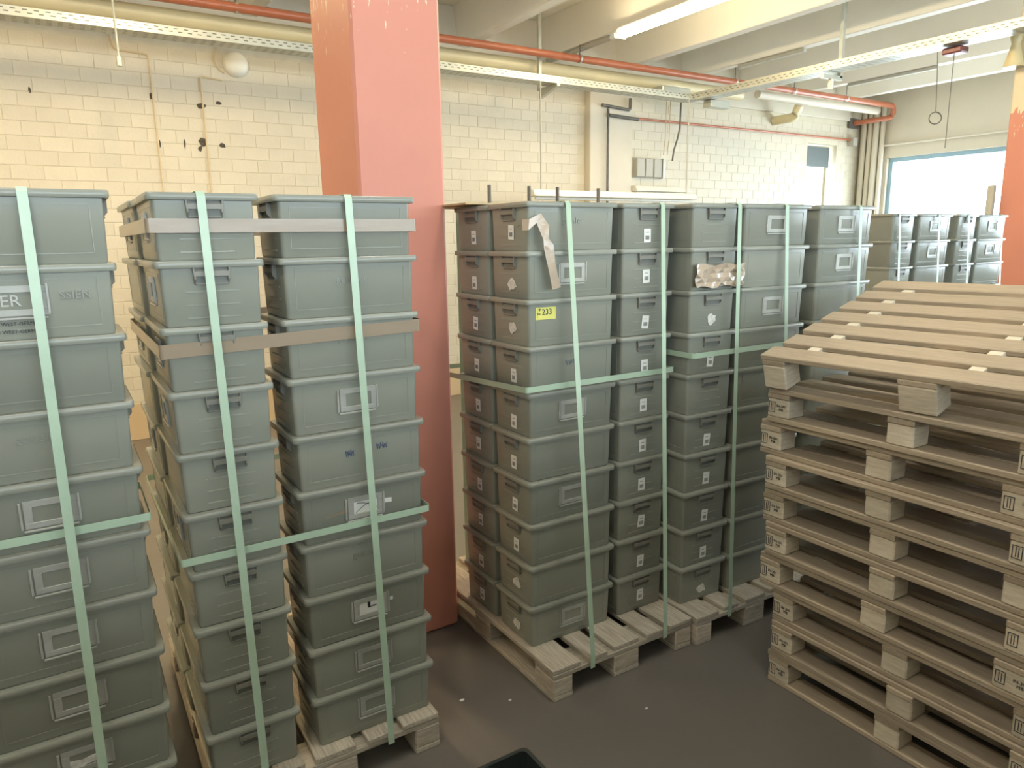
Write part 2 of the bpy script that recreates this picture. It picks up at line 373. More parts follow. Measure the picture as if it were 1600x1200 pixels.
# tilted top pallet: front edge rests on the tower, rear propped up
tl = math.radians(-15.6)
tp = pallet('tilted seven-slat pallet lying on top of the empty pallet tower', (2.395+1.2*math.sin(.07), 1.880-1.2*math.cos(.07), 1.2985+.004), .95, 1.2, [(i*(.95-.098)/6, .098) for i in range(7)],
            [(0, .1), (.535, .665), (1.1, 1.2)], [(0.0, .1), (.42, .54), (.85, .95)], m_new, m_newb, rot=(0, tl, .07), bottom=False, group='empty pallets in the tower')
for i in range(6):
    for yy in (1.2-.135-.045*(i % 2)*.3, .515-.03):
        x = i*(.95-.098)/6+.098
        bxo = bx('lit_stringer_chip', (x+.002, yy-.045, .104), (x+.042, yy, .138), m_lit_chip, tp)  # pale boxes stand for lamplight on the stringers through the slat gaps
pr = thing('timber_prop', 'short timber beam propping up the rear of the tilted top pallet', 'timber', (3.34, .75, 1.2995+.0024))
link('beam', MB().box((-.05, 0, 0), (.05, 1.0, .155)).mesh('beam', m_newb, bevel=.005), pr)
link('beam', MB().box((-.05, 0, .155), (.05, 1.0, .232)).mesh('beam', m_newb, bevel=.005), pr)

# ================================================================== CRATES
HX, HY, RH = .232, .1515, .1905          # half rim dims, rim top
PITCH_Z = .1910; Z0C = .1445
def hw(z, base, top): return base+(top-base)*z/.187
def body_mesh():
    mb = MB(); O = [ring_rect(hw(z, .2135, .2178), hw(z, .1345, .1388), .011, z) for z in (0, .006, .173)]
    O[0] = ring_rect(.2105, .1315, .010, 0)
    I = [ring_rect(hw(z, .2135, .2178)-.0025, hw(z, .1345, .1388)-.0025, .0095, z) for z in (.173, .008)]
    mb.rings(O+I, cap0=True, cap1=True)
    # raised border lines on the long sides, ribs on the ends (fine moulded relief)
    for s in (-1, 1):
        def yy(z, d=.0012): return s*(hw(z, .1345, .1388)+d)
        for x0, x1, z0, z1 in ((-.185, .185, .152, .1545), (-.185, .185, .026, .0285), (-.185, -.1825, .026, .1545), (.1825, .185, .026, .1545)):
            mb.poly_prism([(x0, yy(z0), z0), (x1, yy(z0), z0), (x1, yy(z1), z1), (x0, yy(z1), z1)], (0, -s*.003, 0))
        def xx(z, d=.0018): return s*(hw(z, .2135, .2178)+d)
        for y0, y1, z0, z1 in ((-.075, .075, .098, .102), (-.075, .075, .060, .0625), (-.075, .075, .022, .026)):
            mb.poly_prism([(xx(z0), y0, z0), (xx(z0), y1, z0), (xx(z1), y1, z1), (xx(z1), y0, z1)], (-s*.004, 0, 0))
    return mb.mesh('body', m_crate, smooth=40)
def rim_mesh():
    mb = MB()
    R = [ring_rect(.2205, .1405, .012, .170), ring_rect(HX, HY, .016, .1705), ring_rect(HX+.0015, HY+.0015, .017, .176), ring_rect(HX+.0015, HY+.0015, .017, .187),
         ring_rect(HX-.001, HY-.001, .015, RH), ring_rect(.2095, .1305, .018, RH), ring_rect(.2095, .1305, .018, .186), ring_rect(.2155, .1360, .02, .172), ring_rect(.2205, .1405, .012, .170)]
    mb.rings(R); return mb.mesh('rim', m_rim, smooth=40)
def handle_mesh():      # on the -x end
    mb = MB(); x = -.2215; w_ = .047
    for s in (-1, 1):
        mb.poly_prism([(x+.006, s*w_, .186), (x-.009, s*w_, .186), (x-.009, s*w_*.93, .150), (x+.006, s*w_*.93, .134)], (0, s*.005, 0))
    mb.box((x-.009, -w_, .158), (x-.004, w_, .174)); mb.box((x-.006, -w_*.95, .174), (x+.004, w_*.95, .177))
    mb.box((x-.002, -w_*.95, .134), (x+.004, w_*.95, .138))
    return mb.mesh('handle', m_hand, bevel=.001)
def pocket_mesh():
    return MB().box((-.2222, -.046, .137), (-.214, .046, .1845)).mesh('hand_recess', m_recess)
def frame_mesh():       # on the -y side, card frame with rails
    mb = MB(); t = math.atan(.0105/.187)
    def b(x0, x1, z0, z1, d0, d1):
        def yy(z, d): return -(hw(z, .1345, .1388)+d)
        P = [(x0, yy(z0, d0), z0), (x1, yy(z0, d0), z0), (x1, yy(z1, d0), z1), (x0, yy(z1, d0), z1)]
        mb.poly_prism(P, (0, -(d1-d0), 0))
    b(-.062, .068, .062, .078, 0, .004); b(-.062, .068, .122, .140, 0, .004); b(-.062, -.042, .078, .122, 0, .004); b(.046, .068, .078, .122, 0, .004)
    b(-.072, -.066, .062, .138, 0, .007); b(-.066, .062, .053, .058, 0, .007); b(.064, .070, .066, .143, .003, .008)
    return mb.mesh('card_frame', m_frame, bevel=.0008)
ME = dict(body=body_mesh(), rim=rim_mesh(), handle=handle_mesh(), pocket=pocket_mesh(), frame=frame_mesh())
def sheet(name, pts, m, th=.0012, axis='x'):   # flat piece on an end (axis x) or a long side (axis y): pts = (u, z)
    mb = MB()
    if axis == 'x': P = [(-(hw(z, .2135, .2178)+.0022), u, z) for u, z in pts]; mb.poly_prism(P, (-th, 0, 0))
    else: P = [(u, -(hw(z, .1345, .1388)+.0016), z) for u, z in pts]; mb.poly_prism(P, (0, -th, 0))
    return mb.mesh(name, m)
def sticker_mesh(cy, cz, tilt=0):
    c, s = math.cos(tilt), math.sin(tilt)
    def r(u, v): return (cy+u*c-v*s, cz+u*s+v*c)
    return (sheet('barcode_label', [r(*p) for p in ((-.020, -.029), (.020, -.029), (.020, .029), (-.020, .029))], m_paper),)
def bars_mesh():
    mb = MB(); x = .0
    for i in range(9):
        y = -.011+i*.0026; ww = .0007+.0008*((i*5) % 3)/2
        mb.box((-.0006, y, -.017), (0, y+ww, 0))
    mb.box((-.0006, -.009, .012), (0, .009, .015)); return mb.mesh('barcode', m_pink)
ME['bars'] = bars_mesh()
def torn_pts(cy, cz, a, b, n=13):
    return [(cy+a*(.7+.45*random.random())*math.cos(2*math.pi*i/n), cz+b*(.65+.5*random.random())*math.sin(2*math.pi*i/n)) for i in range(n)]
EXT = math.atan(.0043/.187)
CR = {}
def crate(label, group, x, y, lvl, rz=0, frame=None, frame2=False, st=None, stz=.062, sty=0, jx=.0025, z0=Z0C, name='storage_crate'):
    t = thing(name, label, 'crate', (x+random.uniform(-jx, jx), y+random.uniform(-jx, jx), z0+PITCH_Z*lvl), (0, 0, rz+random.uniform(-.006, .006)), group)
    link('body', ME['body'], t); link('rim', ME['rim'], t)
    for r in (0, math.pi):
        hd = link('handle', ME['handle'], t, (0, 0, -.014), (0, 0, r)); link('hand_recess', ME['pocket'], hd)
    if frame: link('card_frame', ME['frame'], t)
    if frame2: link('card_frame', ME['frame'], t, rot=(0, 0, math.pi))
    if st == 'bar':
        for s_ in sticker_mesh(sty, stz, random.uniform(-.04, .10)):
            o = link('barcode_label', s_, t)
        b = link('barcode', ME['bars'], o, (-(hw(stz, .2135, .2178)+.0035), sty, stz), (0, EXT, 0))
    if st == 'torn':
        link('torn_label', sheet('torn_label', torn_pts(sty, stz, .032, .026), m_torn), t)
    return t
TH = math.pi/2
ORD = ['topmost', 'second from the top', 'third from the top', 'fourth from the top', 'fifth from the top', 'fifth from the bottom', 'fourth from the bottom', 'third from the bottom', 'second from the bottom', 'bottom one']
def lab(row, what, where): return 'dark grey crate %s, %s, %s' % (what, ORD[row], where)
LB = lambda lbl: lbl

# --- load 0: leftmost, long sides forward
P0 = {}
for row in range(10):
    fr = row in (1, 4, 5, 6, 7, 8)
    what = {0: 'with scuffed glossy front', 1: 'with a metal label plate', 2: 'with plain front', 3: 'with faint embossed name', 9: 'with plain front'}.get(row, 'with card frame')
    if row == 8: what = 'with torn paper in frame'
    P0[row] = crate(lab(row, what, 'leftmost stack'), 'crates of the leftmost load', -.093, 2.225+HY, 9-row, frame=fr)
# --- load 1: taped load
P1L, P1R = {}, {}
for row in range(10):
    P1L[row] = crate(lab(row, 'end-on with handle', 'taped load\'s left stack'), 'crates of the taped load', .383, 2.262+HX, 9-row, TH, frame2=(row in (0, 1, 2, 3, 5)))
    crate(lab(row, '', 'behind the taped load\'s handle stack').replace('crate ,', 'crate,'), 'crates of the taped load', .372, 2.262+3*HX+.006, 9-row, TH, frame2=(row % 2 == 0))
    fr = row in (3, 5, 7, 8, 9)
    what = {1: 'with faint embossed name', 2: 'crossed by brown tape', 0: 'crossed by brown tape', 4: 'with blue scribble', 5: 'with crossed-out card', 6: 'plain', 7: 'with printed card'}.get(row, 'with card frame')
    P1R[row] = crate(lab(row, what, 'taped load\'s right stack'), 'crates of the taped load', .809, 2.262+HY, 9-row, frame=fr)
# --- load 2: yellow-tag load
P2L, P2S, P2R = {}, {}, {}
stz2 = [.075, .055, .07, .058, .05, .06, .06, .062, .07, .06]
for row in range(10):
    what = {0: 'with loose tape', 1: 'with frame and tape', 2: 'with yellow 233 tag', 3: 'with faint blue mark', 4: 'with card frame', 6: 'with card frame', 9: 'with card frame'}.get(row, 'plain')
    P2L[row] = crate(lab(row, what, 'corner stack right of column'), 'crates of the yellow-tag load', 1.560+HX, 2.372+HY, 9-row, frame=row in (1, 4, 6, 9),
                     st='torn' if row in (1, 2, 8, 9) else 'bar', stz=stz2[row], sty=-.015)
    P2S[row] = crate(lab(row, 'end', 'hard against red column, side face'), 'crates of the yellow-tag load', 1.560+HX, 2.372+HY*3+.006, 9-row, st='bar', stz=stz2[(row+3) % 10], sty=-.01)
    P2R[row] = crate(lab(row, 'end with barcode', 'next to yellow-tag corner stack'), 'crates of the yellow-tag load', 2.198, 2.372+HX, 9-row, TH, st='bar', stz=stz2[(row+1) % 10], sty=.0)
# --- load 3
P3L, P3R = {}, {}
for row in range(10):
    what = {0: 'end, unlabelled', 1: 'end wrapped in crinkled tape', 2: 'end with torn label', 9: 'end with torn label'}.get(row, 'end with barcode')
    P3L[row] = crate(lab(row, what, 'third load\'s left stack'), 'crates of the third load', 2.530, 2.278+HX, 9-row, TH-.03, st={0: None, 1: None, 4: None}.get(row, 'torn' if row in (2, 9) else 'bar'), stz=.055)
    P3R[row] = crate(lab(row, 'with card frame' if row in (0, 2) else 'plain', 'right stack, third load'), 'crates of the third load', 2.918, 2.258+HY, 9-row, -.03, frame=row in (0, 2))
# --- load 4
for row in range(10):
    crate(lab(row, 'with card frame' if row < 2 else 'plain', 'lone stack behind pallet tower'), 'crates of the fourth load', 3.215+HX, 2.25+HY, 9-row, .0, frame=row < 2)
for row in range(10):
    crate(lab(row, '', 'behind the lone stack').replace('crate ,', 'crate,'), 'crates of the fourth load', 3.215+HX, 2.25+3*HY+.006, 9-row)
# --- loads 5 and 6 below the window (a further row)
for row in range(10):
    crate(lab(row, 'handle end', 'first load below big window'), 'crates below the big window', 5.29, 3.0+HX, 9-row, TH, z0=Z0C+.03 if 0 else Z0C)
    crate(lab(row, 'with card frame' if row < 2 else 'plain', 'first load below big window'), 'crates below the big window', 5.71, 3.0+HY, 9-row, frame=row < 2)
    crate(lab(row, 'handle end', 'load before the half-red column'), 'crates below the big window', 6.19, 3.0+HX, 9-row, TH)
    crate(lab(row, 'with card frame' if row < 2 else 'plain', 'load before the half-red column'), 'crates below the big window', 6.60, 3.0+HY, 9-row, frame=row < 2)

# --- writing and bits on crates
def on_front(t, u, z, d=.004): return (u, -(hw(z, .1345, .1388)+d), z)
FR = (TH-math.atan(.0105/.187)*0, 0, 0)
m_emb = m_rim
for t_, s_ in ((P0[1], 'ER  ESSIEN'),):
    pass
text('lettering', 'ER', .042, m_frame, P0[1], on_front(P0[1], -.015, .100, .0022), (TH, 0, 0), .0015)
text('lettering', 'SSIEN', .030, m_emb, P0[1], on_front(P0[1], .130, .110, .0030), (TH, 0, 0), .0012)
text('lettering', 'MADE IN WEST-GERMANY', .013, m_ink, P0[1], on_front(P0[1], -.02, .042, .0015), (TH, 0, 0))
text('lettering', 'MADE IN WEST-GERMANY', .013, m_ink, P0[1], on_front(P0[1], -.02, .022, .0015), (TH, 0, 0))
for t_ in (P0[3], P1R[1], P2L[0], P1R[2], P1R[6]):
    text('lettering', 'geissler', .036, m_emb, t_, on_front(t_, 0, .118, .0020), (TH, 0, 0), .0008)
# metal plate around the ER lettering (wider than the ordinary card frame)
# cards in frames
def card(t, x0, x1, z0=.079, z1=.121):
    f = [c for c in t.children if c.name.startswith('card_frame')][0]
    return link('card', sheet('card', [(x0, z0), (x1, z0), (x1, z1), (x0, z1)], m_paper, .0008, 'y'), f)
c5 = card(P1R[5], -.041, .045)
mb = MB()
for a, b in (((-.035, .084), (.040, .118)), ((-.030, .117), (.042, .090))):
    for i in range(8):
        t0, t1 = i/8, (i+1)/8
        def q(t): return (a[0]+(b[0]-a[0])*t, a[1]+(b[1]-a[1])*t+.006*math.sin(math.pi*t))
        (x0, z0), (x1, z1) = q(t0), q(t1); y = -(hw(.1, .1345, .1388)+.0036)
        mb.poly_prism([(x0, y, z0-.0012), (x1, y, z1-.0012), (x1, y, z1+.0012), (x0, y, z0+.0012)], (0, -.0004, 0))
link('pen_cross', mb.mesh('pen_cross', m_ink), c5.parent)
link('card_tab', sheet('card_tab', [(.072, .098), (.098, .096), (.098, .112), (.072, .114)], m_paper, .0008, 'y'), P1R[5])
link('tape_scrap', sheet('tape_scrap', [(-.064, .088), (-.055, .108), (-.085, .098), (-.14, .086), (-.14, .084), (-.09, .090)], m_tape, .0010, 'y'), P1R[5])
c7 = card(P1R[7], -.041, .045); text('print', 'GMBH', .010, m_ink, c7.parent, on_front(P1R[7], .008, .104, .004), (TH, 0, 0))
link('tape_scrap', sheet('tape_scrap', [(-.010, .100), (-.002, .100), (-.001, .124), (-.012, .124)], m_dark, .0022, 'y'), P1R[7])
link('card_tab', sheet('card_tab', [(.074, .105), (.086, .105), (.086, .118), (.074, .118)], m_paper, .0008, 'y'), P1R[7])
link('torn_paper', sheet('torn_paper', [(-.045, .078), (-.02, .072), (.0, .082), (.03, .083), (.05, .092), (.05, .108), (.01, .104), (-.01, .099), (-.045, .105), (-.052, .09)], m_torn, .0022, 'y'), P0[8])
# yellow tag
yt = link('yellow_tag', sheet('yellow_tag', [(-.185, .108), (-.085, .108), (-.085, .158), (-.185, .158)], m_yel, .001, 'y'), P2L[2])
text('number', '233', .034, m_ink, yt, on_front(yt, -.130, .138, .0035), (TH, 0, 0), .0004)
text('small_print', 'Nr.', .013, m_ink, yt, on_front(yt, -.167, .132, .0035), (TH, 0, 0), .0004)
link('triangle', sheet('triangle', [(-.172, .153), (-.160, .153), (-.166, .143)], m_ink, .0024, 'y'), yt)
link('margin_line', sheet('margin_line', [(-.178, .112), (-.177, .112), (-.177, .155), (-.178, .155)], m_ink, .0022, 'y'), yt)
# blue scribbles
def scribble(t, x0, x1, z):
    pts = [(x0+(x1-x0)*i/14, z+.012*math.sin(i*2.3)+.004*random.random()) for i in range(15)]
    P = [(u, -(hw(zz, .1345, .1388)+.0022), zz) for u, zz in pts]
    link('blue_scribble', tube_mesh('blue_scribble', P, .0009, m_blue, 4), t)
scribble(P1R[4], -.06, -.03, .105); scribble(P1R[4], .05, .09, .115); scribble(P2L[3], -.04, .03, .11)

# ------------------------------------------------------------------ tape
def ribbon(pts, normals, w_, th, m, name, wdir=None):
    """band following pts; normals point out of the load; width runs along wdir (per point) """
    mb = MB(); R = []
    for i, (p, n, wd) in enumerate(zip(pts, normals, wdir)):
        p, n, wd = Vector(p), Vector(n).normalized(), Vector(wd).normalized()
        R.append([p-wd*w_/2, p+wd*w_/2, p+wd*w_/2+n*th, p-wd*w_/2+n*th])
    mb.rings(R, cap0=True, cap1=True); return mb.mesh(name, m, smooth=30)
def hband(name, label, cat, x0, x1, y0, y1, z, w_, th, m, group=None, zs=None, r=.012, open_=False, yawv=0):
    C = [(x1, y0), (x1, y1), (x0, y1), (x0, y0)]
    P = []; Nn = []
    cs = [((x0, y0), 180), ((x1, y0), 270), ((x1, y1), 0), ((x0, y1), 90)]
    for (cx, cy), a0 in cs:
        ccx = cx+(r if cx == x0 else -r); ccy = cy+(r if cy == y0 else -r)
        for i in range(5):
            a = math.radians(a0+22.5*i); P.append((ccx+r*math.cos(a), ccy+r*math.sin(a), z)); Nn.append((math.cos(a), math.sin(a), 0))
    if zs:
        P = [(p[0], p[1], z+zs(p[0], p[1])) for p in P]
    P.append(P[0]); Nn.append(Nn[0])
    me = ribbon(P, Nn, w_, th, m, name, [(0, 0, 1)]*len(P)); return tag(link(name, me), label, cat, group)
hband('packing_tape', 'upper brown packing tape band round the top crates of the taped load', 'tape', .222, 1.046, 2.266, 3.215, 0, .040, .0008, m_tape, 'brown tape bands',
      zs=lambda x, y: 1.962)
hband('packing_tape', 'lower brown packing tape band round the third crates of the taped load', 'tape', .222, 1.046, 2.266, 3.215, 0, .042, .0008, m_tape, 'brown tape bands',
      zs=lambda x, y: 1.604+(x-.22)*.025)
# hanging twisted tape on the yellow-tag load
tw = [((1.53, 2.45, 1.965), (-1, 0, 0), 0), ((1.553, 2.392, 1.965), (-1, -1, 0), 0), ((1.566, 2.366, 1.965), (0, -1, 0), .1), ((1.61, 2.362, 1.99), (0, -1, .1), .5), ((1.628, 2.352, 1.955), (-.4, -1, 0), 1.2), ((1.632, 2.345, 1.91), (.5, -1, 0), 1.45), ((1.645, 2.345, 1.88), (-.3, -1, 0), 1.3), ((1.66, 2.345, 1.80), (.2, -1, 0), 1.3), ((1.685, 2.348, 1.715), (0, -1, 0), 1.35)]
P, Nn, Wd = [], [], []
for p, n, a in tw:
    n = Vector(n).normalized(); t1 = n.cross(Vector((0, 0, 1))).normalized()
    P.append(p); Nn.append(n); Wd.append(Vector((0, 0, 1))*math.cos(a)+t1*math.sin(a)*(-1))
tag(link('loose_tape', ribbon(P[1:], Nn[1:], .042, .001, m_tapel, 'loose_tape', Wd[1:])), 'twisted loose strip of brown tape hanging by the load\'s front corner', 'tape')
# crinkled tape sheet over a crate end of load 3
gx, gz = 12, 5; yb = 2.268; mb = MB()
for layer in (0, .0012):
    random.seed(5)
    for j in range(gz+1):
        for i in range(gx+1):
            mb.v.append((2.378+.312*i/gx, yb-.014*random.random()+layer-(.006 if (i*3+j*2) % 7 == 0 else 0), 1.688+.100*j/gz+.006*math.sin(i*1.1)*(j in (0, gz))))
K = gx+1; NN = K*(gz+1)
for j in range(gz):
    for i in range(gx):
        q = (j*K+i, j*K+i+1, (j+1)*K+i+1, (j+1)*K+i); mb.f.append(q); mb.f.append(tuple(NN+t for t in q)[::-1])
edge = [i for i in range(gx)]
for i in range(gx):
    mb.f.append((i+1, i, NN+i, NN+i+1)); e0 = gz*K+i; mb.f.append((e0, e0+1, NN+e0+1, NN+e0))
for j in range(gz):
    a_, b_ = j*K, (j+1)*K; mb.f.append((a_, b_, NN+b_, NN+a_)); a_ += gx; b_ += gx; mb.f.append((b_, a_, NN+a_, NN+b_))
me = mb.mesh('crinkled_tape', m_tapel)
tag(link('crinkled_tape', me), 'crinkled shiny brown tape wrapped over the third load\'s second crate', 'tape')

# ------------------------------------------------------------------ strapping
SW, ST = .024, .0014
def vstrap(label, xt, yt, xb, yb, ztop=2.0575, depth=.9, zb=.10, group='green strapping bands'):
    yk = yt+depth
    P = [(xb, yb, zb), (xb, yb-.001, zb+.06), (xt, yt-.004, ztop-.012), (xt, yt+.004, ztop-.001), (xt, yt+.02, ztop), (xt, yk-.02, ztop), (xt, yk, ztop-.01), (xt, yk+.004, .16)]
    Nn = [(0, -1, 0), (0, -1, 0), (0, -1, .1), (0, -.7, .7), (0, 0, 1), (0, 0, 1), (0, .7, .7), (0, 1, 0)]
    return tag(link('strapping_band', ribbon(P, Nn, SW, ST, m_strap, 'strapping_band', [(1, 0, 0)]*len(P))), label, 'strap', group)
vstrap('pale green upright strap over the leftmost crate load', -.052, 2.222, -.057, 2.150, depth=.315)
vstrap('pale green upright strap over the taped load, on the handle-end stack', .371, 2.258, .392, 2.212, depth=.94)
vstrap('pale green upright strap over the taped load, crossing the card frames', .807, 2.258, .836, 2.212, depth=.32)
vstrap('pale green upright strap crossing the card frames beside the yellow tag', 1.752, 2.366, 1.748, 2.178, depth=.93)
vstrap('pale green upright strap right of the barcodes, yellow-tag load', 2.265, 2.366, 2.172, 2.180, depth=.485)
vstrap('pale green upright strap over crinkled tape on the third load', 2.636, 2.262, 2.570, 2.150, depth=.50)
vstrap('pale green upright strap over the third load\'s card frames', 2.952, 2.252, 2.958, 2.145, depth=.33)
vstrap('pale strap on the lone frame-fronted stack behind the pallet tower', 3.53, 2.245, 3.53, 2.16, depth=.62)
for u_x, lb in ((5.19, 'first load below big window, handle-end stack'), (5.72, 'first load below big window, crossing card frames'), (6.16, 'load before half-red column, handle-end stack'), (6.70, 'load before half-red column, crossing card frames')):
    vstrap('pale upright strap, '+lb, u_x, 2.995, u_x, 2.87, depth=.485 if 'handle' in lb else .32)
hband('strapping_band', 'pale green level strap round the leftmost crate load', 'strap', -.332, .146, 2.213, 2.54, 1.141, SW, ST, m_strap, 'green strapping bands')
hband('strapping_band', 'pale green level strap round the taped crate load', 'strap', .214, 1.046, 2.252, 3.225, .958, SW, ST, m_strap, 'green strapping bands')
hband('strapping_band', 'pale green level strap round the yellow-tag crate load', 'strap', 1.546, 2.362, 2.362, 3.31, 1.312, SW, ST, m_strap, 'green strapping bands', zs=lambda x, y: -.05*min(1, max(0, (y-2.36)/.5)))
hband('strapping_band', 'pale green level strap round the third crate load', 'strap', 2.366, 3.165, 2.250, 2.77, 1.385, SW, ST, m_strap, 'green strapping bands')

# cardboard on the yellow-tag load
tag(bx('cardboard_sheet', (1.50, 2.75, 2.0600), (1.90, 3.20, 2.0675), m_card), 'flat tan cardboard sheet lying on the yellow-tag crate load', 'cardboard')
# dark open crate on the floor near the camera
t = thing('open_crate', 'dark open plastic crate on the floor at the bottom edge', 'crate', (.92, 1.655, 0))
def ocr():
    mb = MB(); O = [ring_rect(.22, .13, .02, 0), ring_rect(.232, .142, .02, .20), ring_rect(.240, .150, .022, .20), ring_rect(.240, .150, .022, .218), ring_rect(.226, .136, .018, .218), ring_rect(.216, .126, .018, .006)]
    mb.rings(O, cap0=True, cap1=True); return mb.mesh('body', m_dark, smooth=40)
link('body', ocr(), t)
for s in (0, math.pi): link('handle', MB().box((-.247, -.05, .165), (-.230, .05, .185)).mesh('handle', m_dark, bevel=.002), t, rot=(0, 0, s))

# ================================================================== CEILING SERVICES
# big tray along the brick wall and tray towards the camera
def tray(name, label, a, b, w_=.20, h_=.07):
    a, b = Vector(a), Vector(b); L = (b-a).length; ang = math.atan2((b-a).y, (b-a).x)
    t = thing(name, label, 'cable tray', a, (0, 0, ang))
    mb = MB(); mb.box((0, -w_/2, 0), (L, w_/2, .003)); mb.box((0, -w_/2, .003), (L, -w_/2+.003, h_)); mb.box((0, w_/2-.003, .003), (L, w_/2, h_))
    link('channel', mb.mesh('channel', m_tray), t)
    s = MB(); n = int(L/.075)
    for i in range(n):
        x = .03+i*.075
        for yy, zz in ((-1, .048), (-1, .024), (1, .048), (1, .024)):
            y = yy*(w_/2+.0004); s.quad((x+(.03 if zz < .03 else 0), y, zz), (x+(.03 if zz < .03 else 0)+.034, y, zz), (x+(.03 if zz < .03 else 0)+.034, y, zz+.008), (x+(.03 if zz < .03 else 0), y, zz+.008))
        for yy in (-.07, -.035, 0, .035, .07):
            s.quad((x, yy, -.0004), (x+.034, yy, -.0004), (x+.034, yy+.008, -.0004), (x, yy+.008, -.0004))
    o = link('slot_pattern', s.mesh('slot_pattern', m_slot), t); o['kind'] = 'stuff'
    return t
tray('cable_tray', 'long perforated steel cable tray running along the brick wall', (-4.9, 7.0, 3.62), (7.2, 7.0, 3.62))
tray('cable_tray', 'perforated steel cable tray running out from the wall over the pallets', (7.2, 6.88, 3.62), (7.45, -2.0, 3.62), .24, .08)
# pipes
tag(link('red_brown_pipe', tube_mesh('red_brown_pipe', bend([(-4.9, 7.08, 3.96), (11.96, 7.16, 3.98), (11.96, 7.16, 3.80), (11.96, 7.84, 3.80)], .09), .042, m_copper, 14)), 'long glossy red-brown pipe under the ceiling beams, returning to the wall', 'pipe')
tag(link('cream_pipe', tube_mesh('cream_pipe', [(-4.9, 7.45, 3.90), (8.6, 7.45, 3.90)], .075, m_cream, 14)), 'thick cream pipe running behind the cable tray', 'pipe')
tag(link('cream_pipe', tube_mesh('cream_pipe', [(8.9, 7.4, 3.93), (11.9, 7.4, 3.93)], .06, m_wall, 14)), 'thinner cream pipe near the corner by the big window', 'pipe')
tag(link('pipe_elbow', tube_mesh('pipe_elbow', bend([(9.9, 7.43, 3.86), (9.9, 7.5, 3.70), (9.9, 7.88, 3.70)], .07), .07, m_cream, 12)), 'cream insulated pipe elbow entering the wall above the narrow window', 'pipe')
tag(link('wall_pipe', tube_mesh('wall_pipe', [(6.87, 7.84, 3.52), (11.95, 7.84, 3.52)], .016, m_copper, 8)), 'thin red-brown pipe clipped along the pale brick wall', 'pipe')
tag(link('wall_pipe', tube_mesh('wall_pipe', [(12.24, 7.8, 3.40), (12.24, -4, 3.40)], .018, m_wall, 8)), 'thin cream pipe above the big window', 'pipe')
tag(bx('junction_box', (11.88, 7.78, 3.42), (12.0, 7.899, 3.56), m_grey, bevel=.005), 'small grey junction box at the end of the thin wall pipe', 'junction box')
tag(bx('pipe_sleeve', (11.84, 7.845, 3.72), (12.10, 7.899, 3.88), m_dgrey, bevel=.005), 'dark square sleeve where the red-brown pipe enters the wall', 'pipe sleeve')
# pipe hangers
for i, x in enumerate((-1.5, 1.62, 5.45, 8.1, 9.35, 10.6)):
    h_ = thing('pipe_hanger', 'thin hanger rod with clamp on the red-brown pipe, %s counted from left' % ['first', 'second', 'third', 'fourth', 'fifth', 'sixth'][i], 'hanger', (x, 7.12, 3.97), group='pipe hangers')
    link('rod', tube_mesh('rod', [(0, 0, .045), (0, 0, .58)], .006, m_dgrey, 6), h_)
    link('clamp', MB().rings([ring_rect(.052, .05, .05, 0) if 0 else [(xx, .05*math.cos(a*math.pi/6), .05*math.sin(a*math.pi/6)) for a in range(12)] for xx in (-.012, .012)]).mesh('clamp', m_tray), h_)
# tray supports
def hanger(label, x, y, sign=1):
    h_ = thing('tray_support', label, 'support', (x, y, 3.62), group=None)
    link('post', MB().box((-.02, -.02, -.02), (.02, .02, .93)).mesh('post', m_tray), h_)
    link('foot_plate', MB().box((-.06, -.06, .915), (.06, .06, .929)).mesh('foot_plate', m_tray), h_)
    link('arm', MB().poly_prism([(-.02, -.02, -.002), (-.02, -.38, -.002), (-.02, -.38, -.030), (-.02, -.02, -.11)], (.04, 0, 0)).mesh('arm', m_tray), h_)
    return h_
hanger('slotted steel post carrying the wall cable tray right of the red column', 4.98, 7.27)
h2 = thing('tray_support', 'steel post and cross arm carrying the outgoing cable tray', 'support', (7.30, 5.10, 3.60))
link('post', MB().box((.13, -.02, -.02), (.17, .02, .95)).mesh('post', m_tray), h2); link('arm', MB().box((-.16, -.02, -.045), (.18, .02, -.002)).mesh('arm', m_tray), h2)
link('foot_plate', MB().box((.09, -.06, .935), (.21, .06, .949)).mesh('foot_plate', m_tray), h2)
link('arm_end', MB().box((-.02, -.02, -.14), (.02, .02, -.045)).mesh('arm_end', m_white), h2)
h3 = thing('tray_hanger', 'pull chain with small weight over the leftmost crates', 'hanger', (.62, 6.88, 3.2))
link('rod', tube_mesh('rod', [(0, 0, .20), (0, 0, 1.33)], .008, m_tray, 6), h3); link('weight', tube_mesh('weight', [(0, 0, .13), (0, 0, .20)], .022, m_tray, 8), h3)
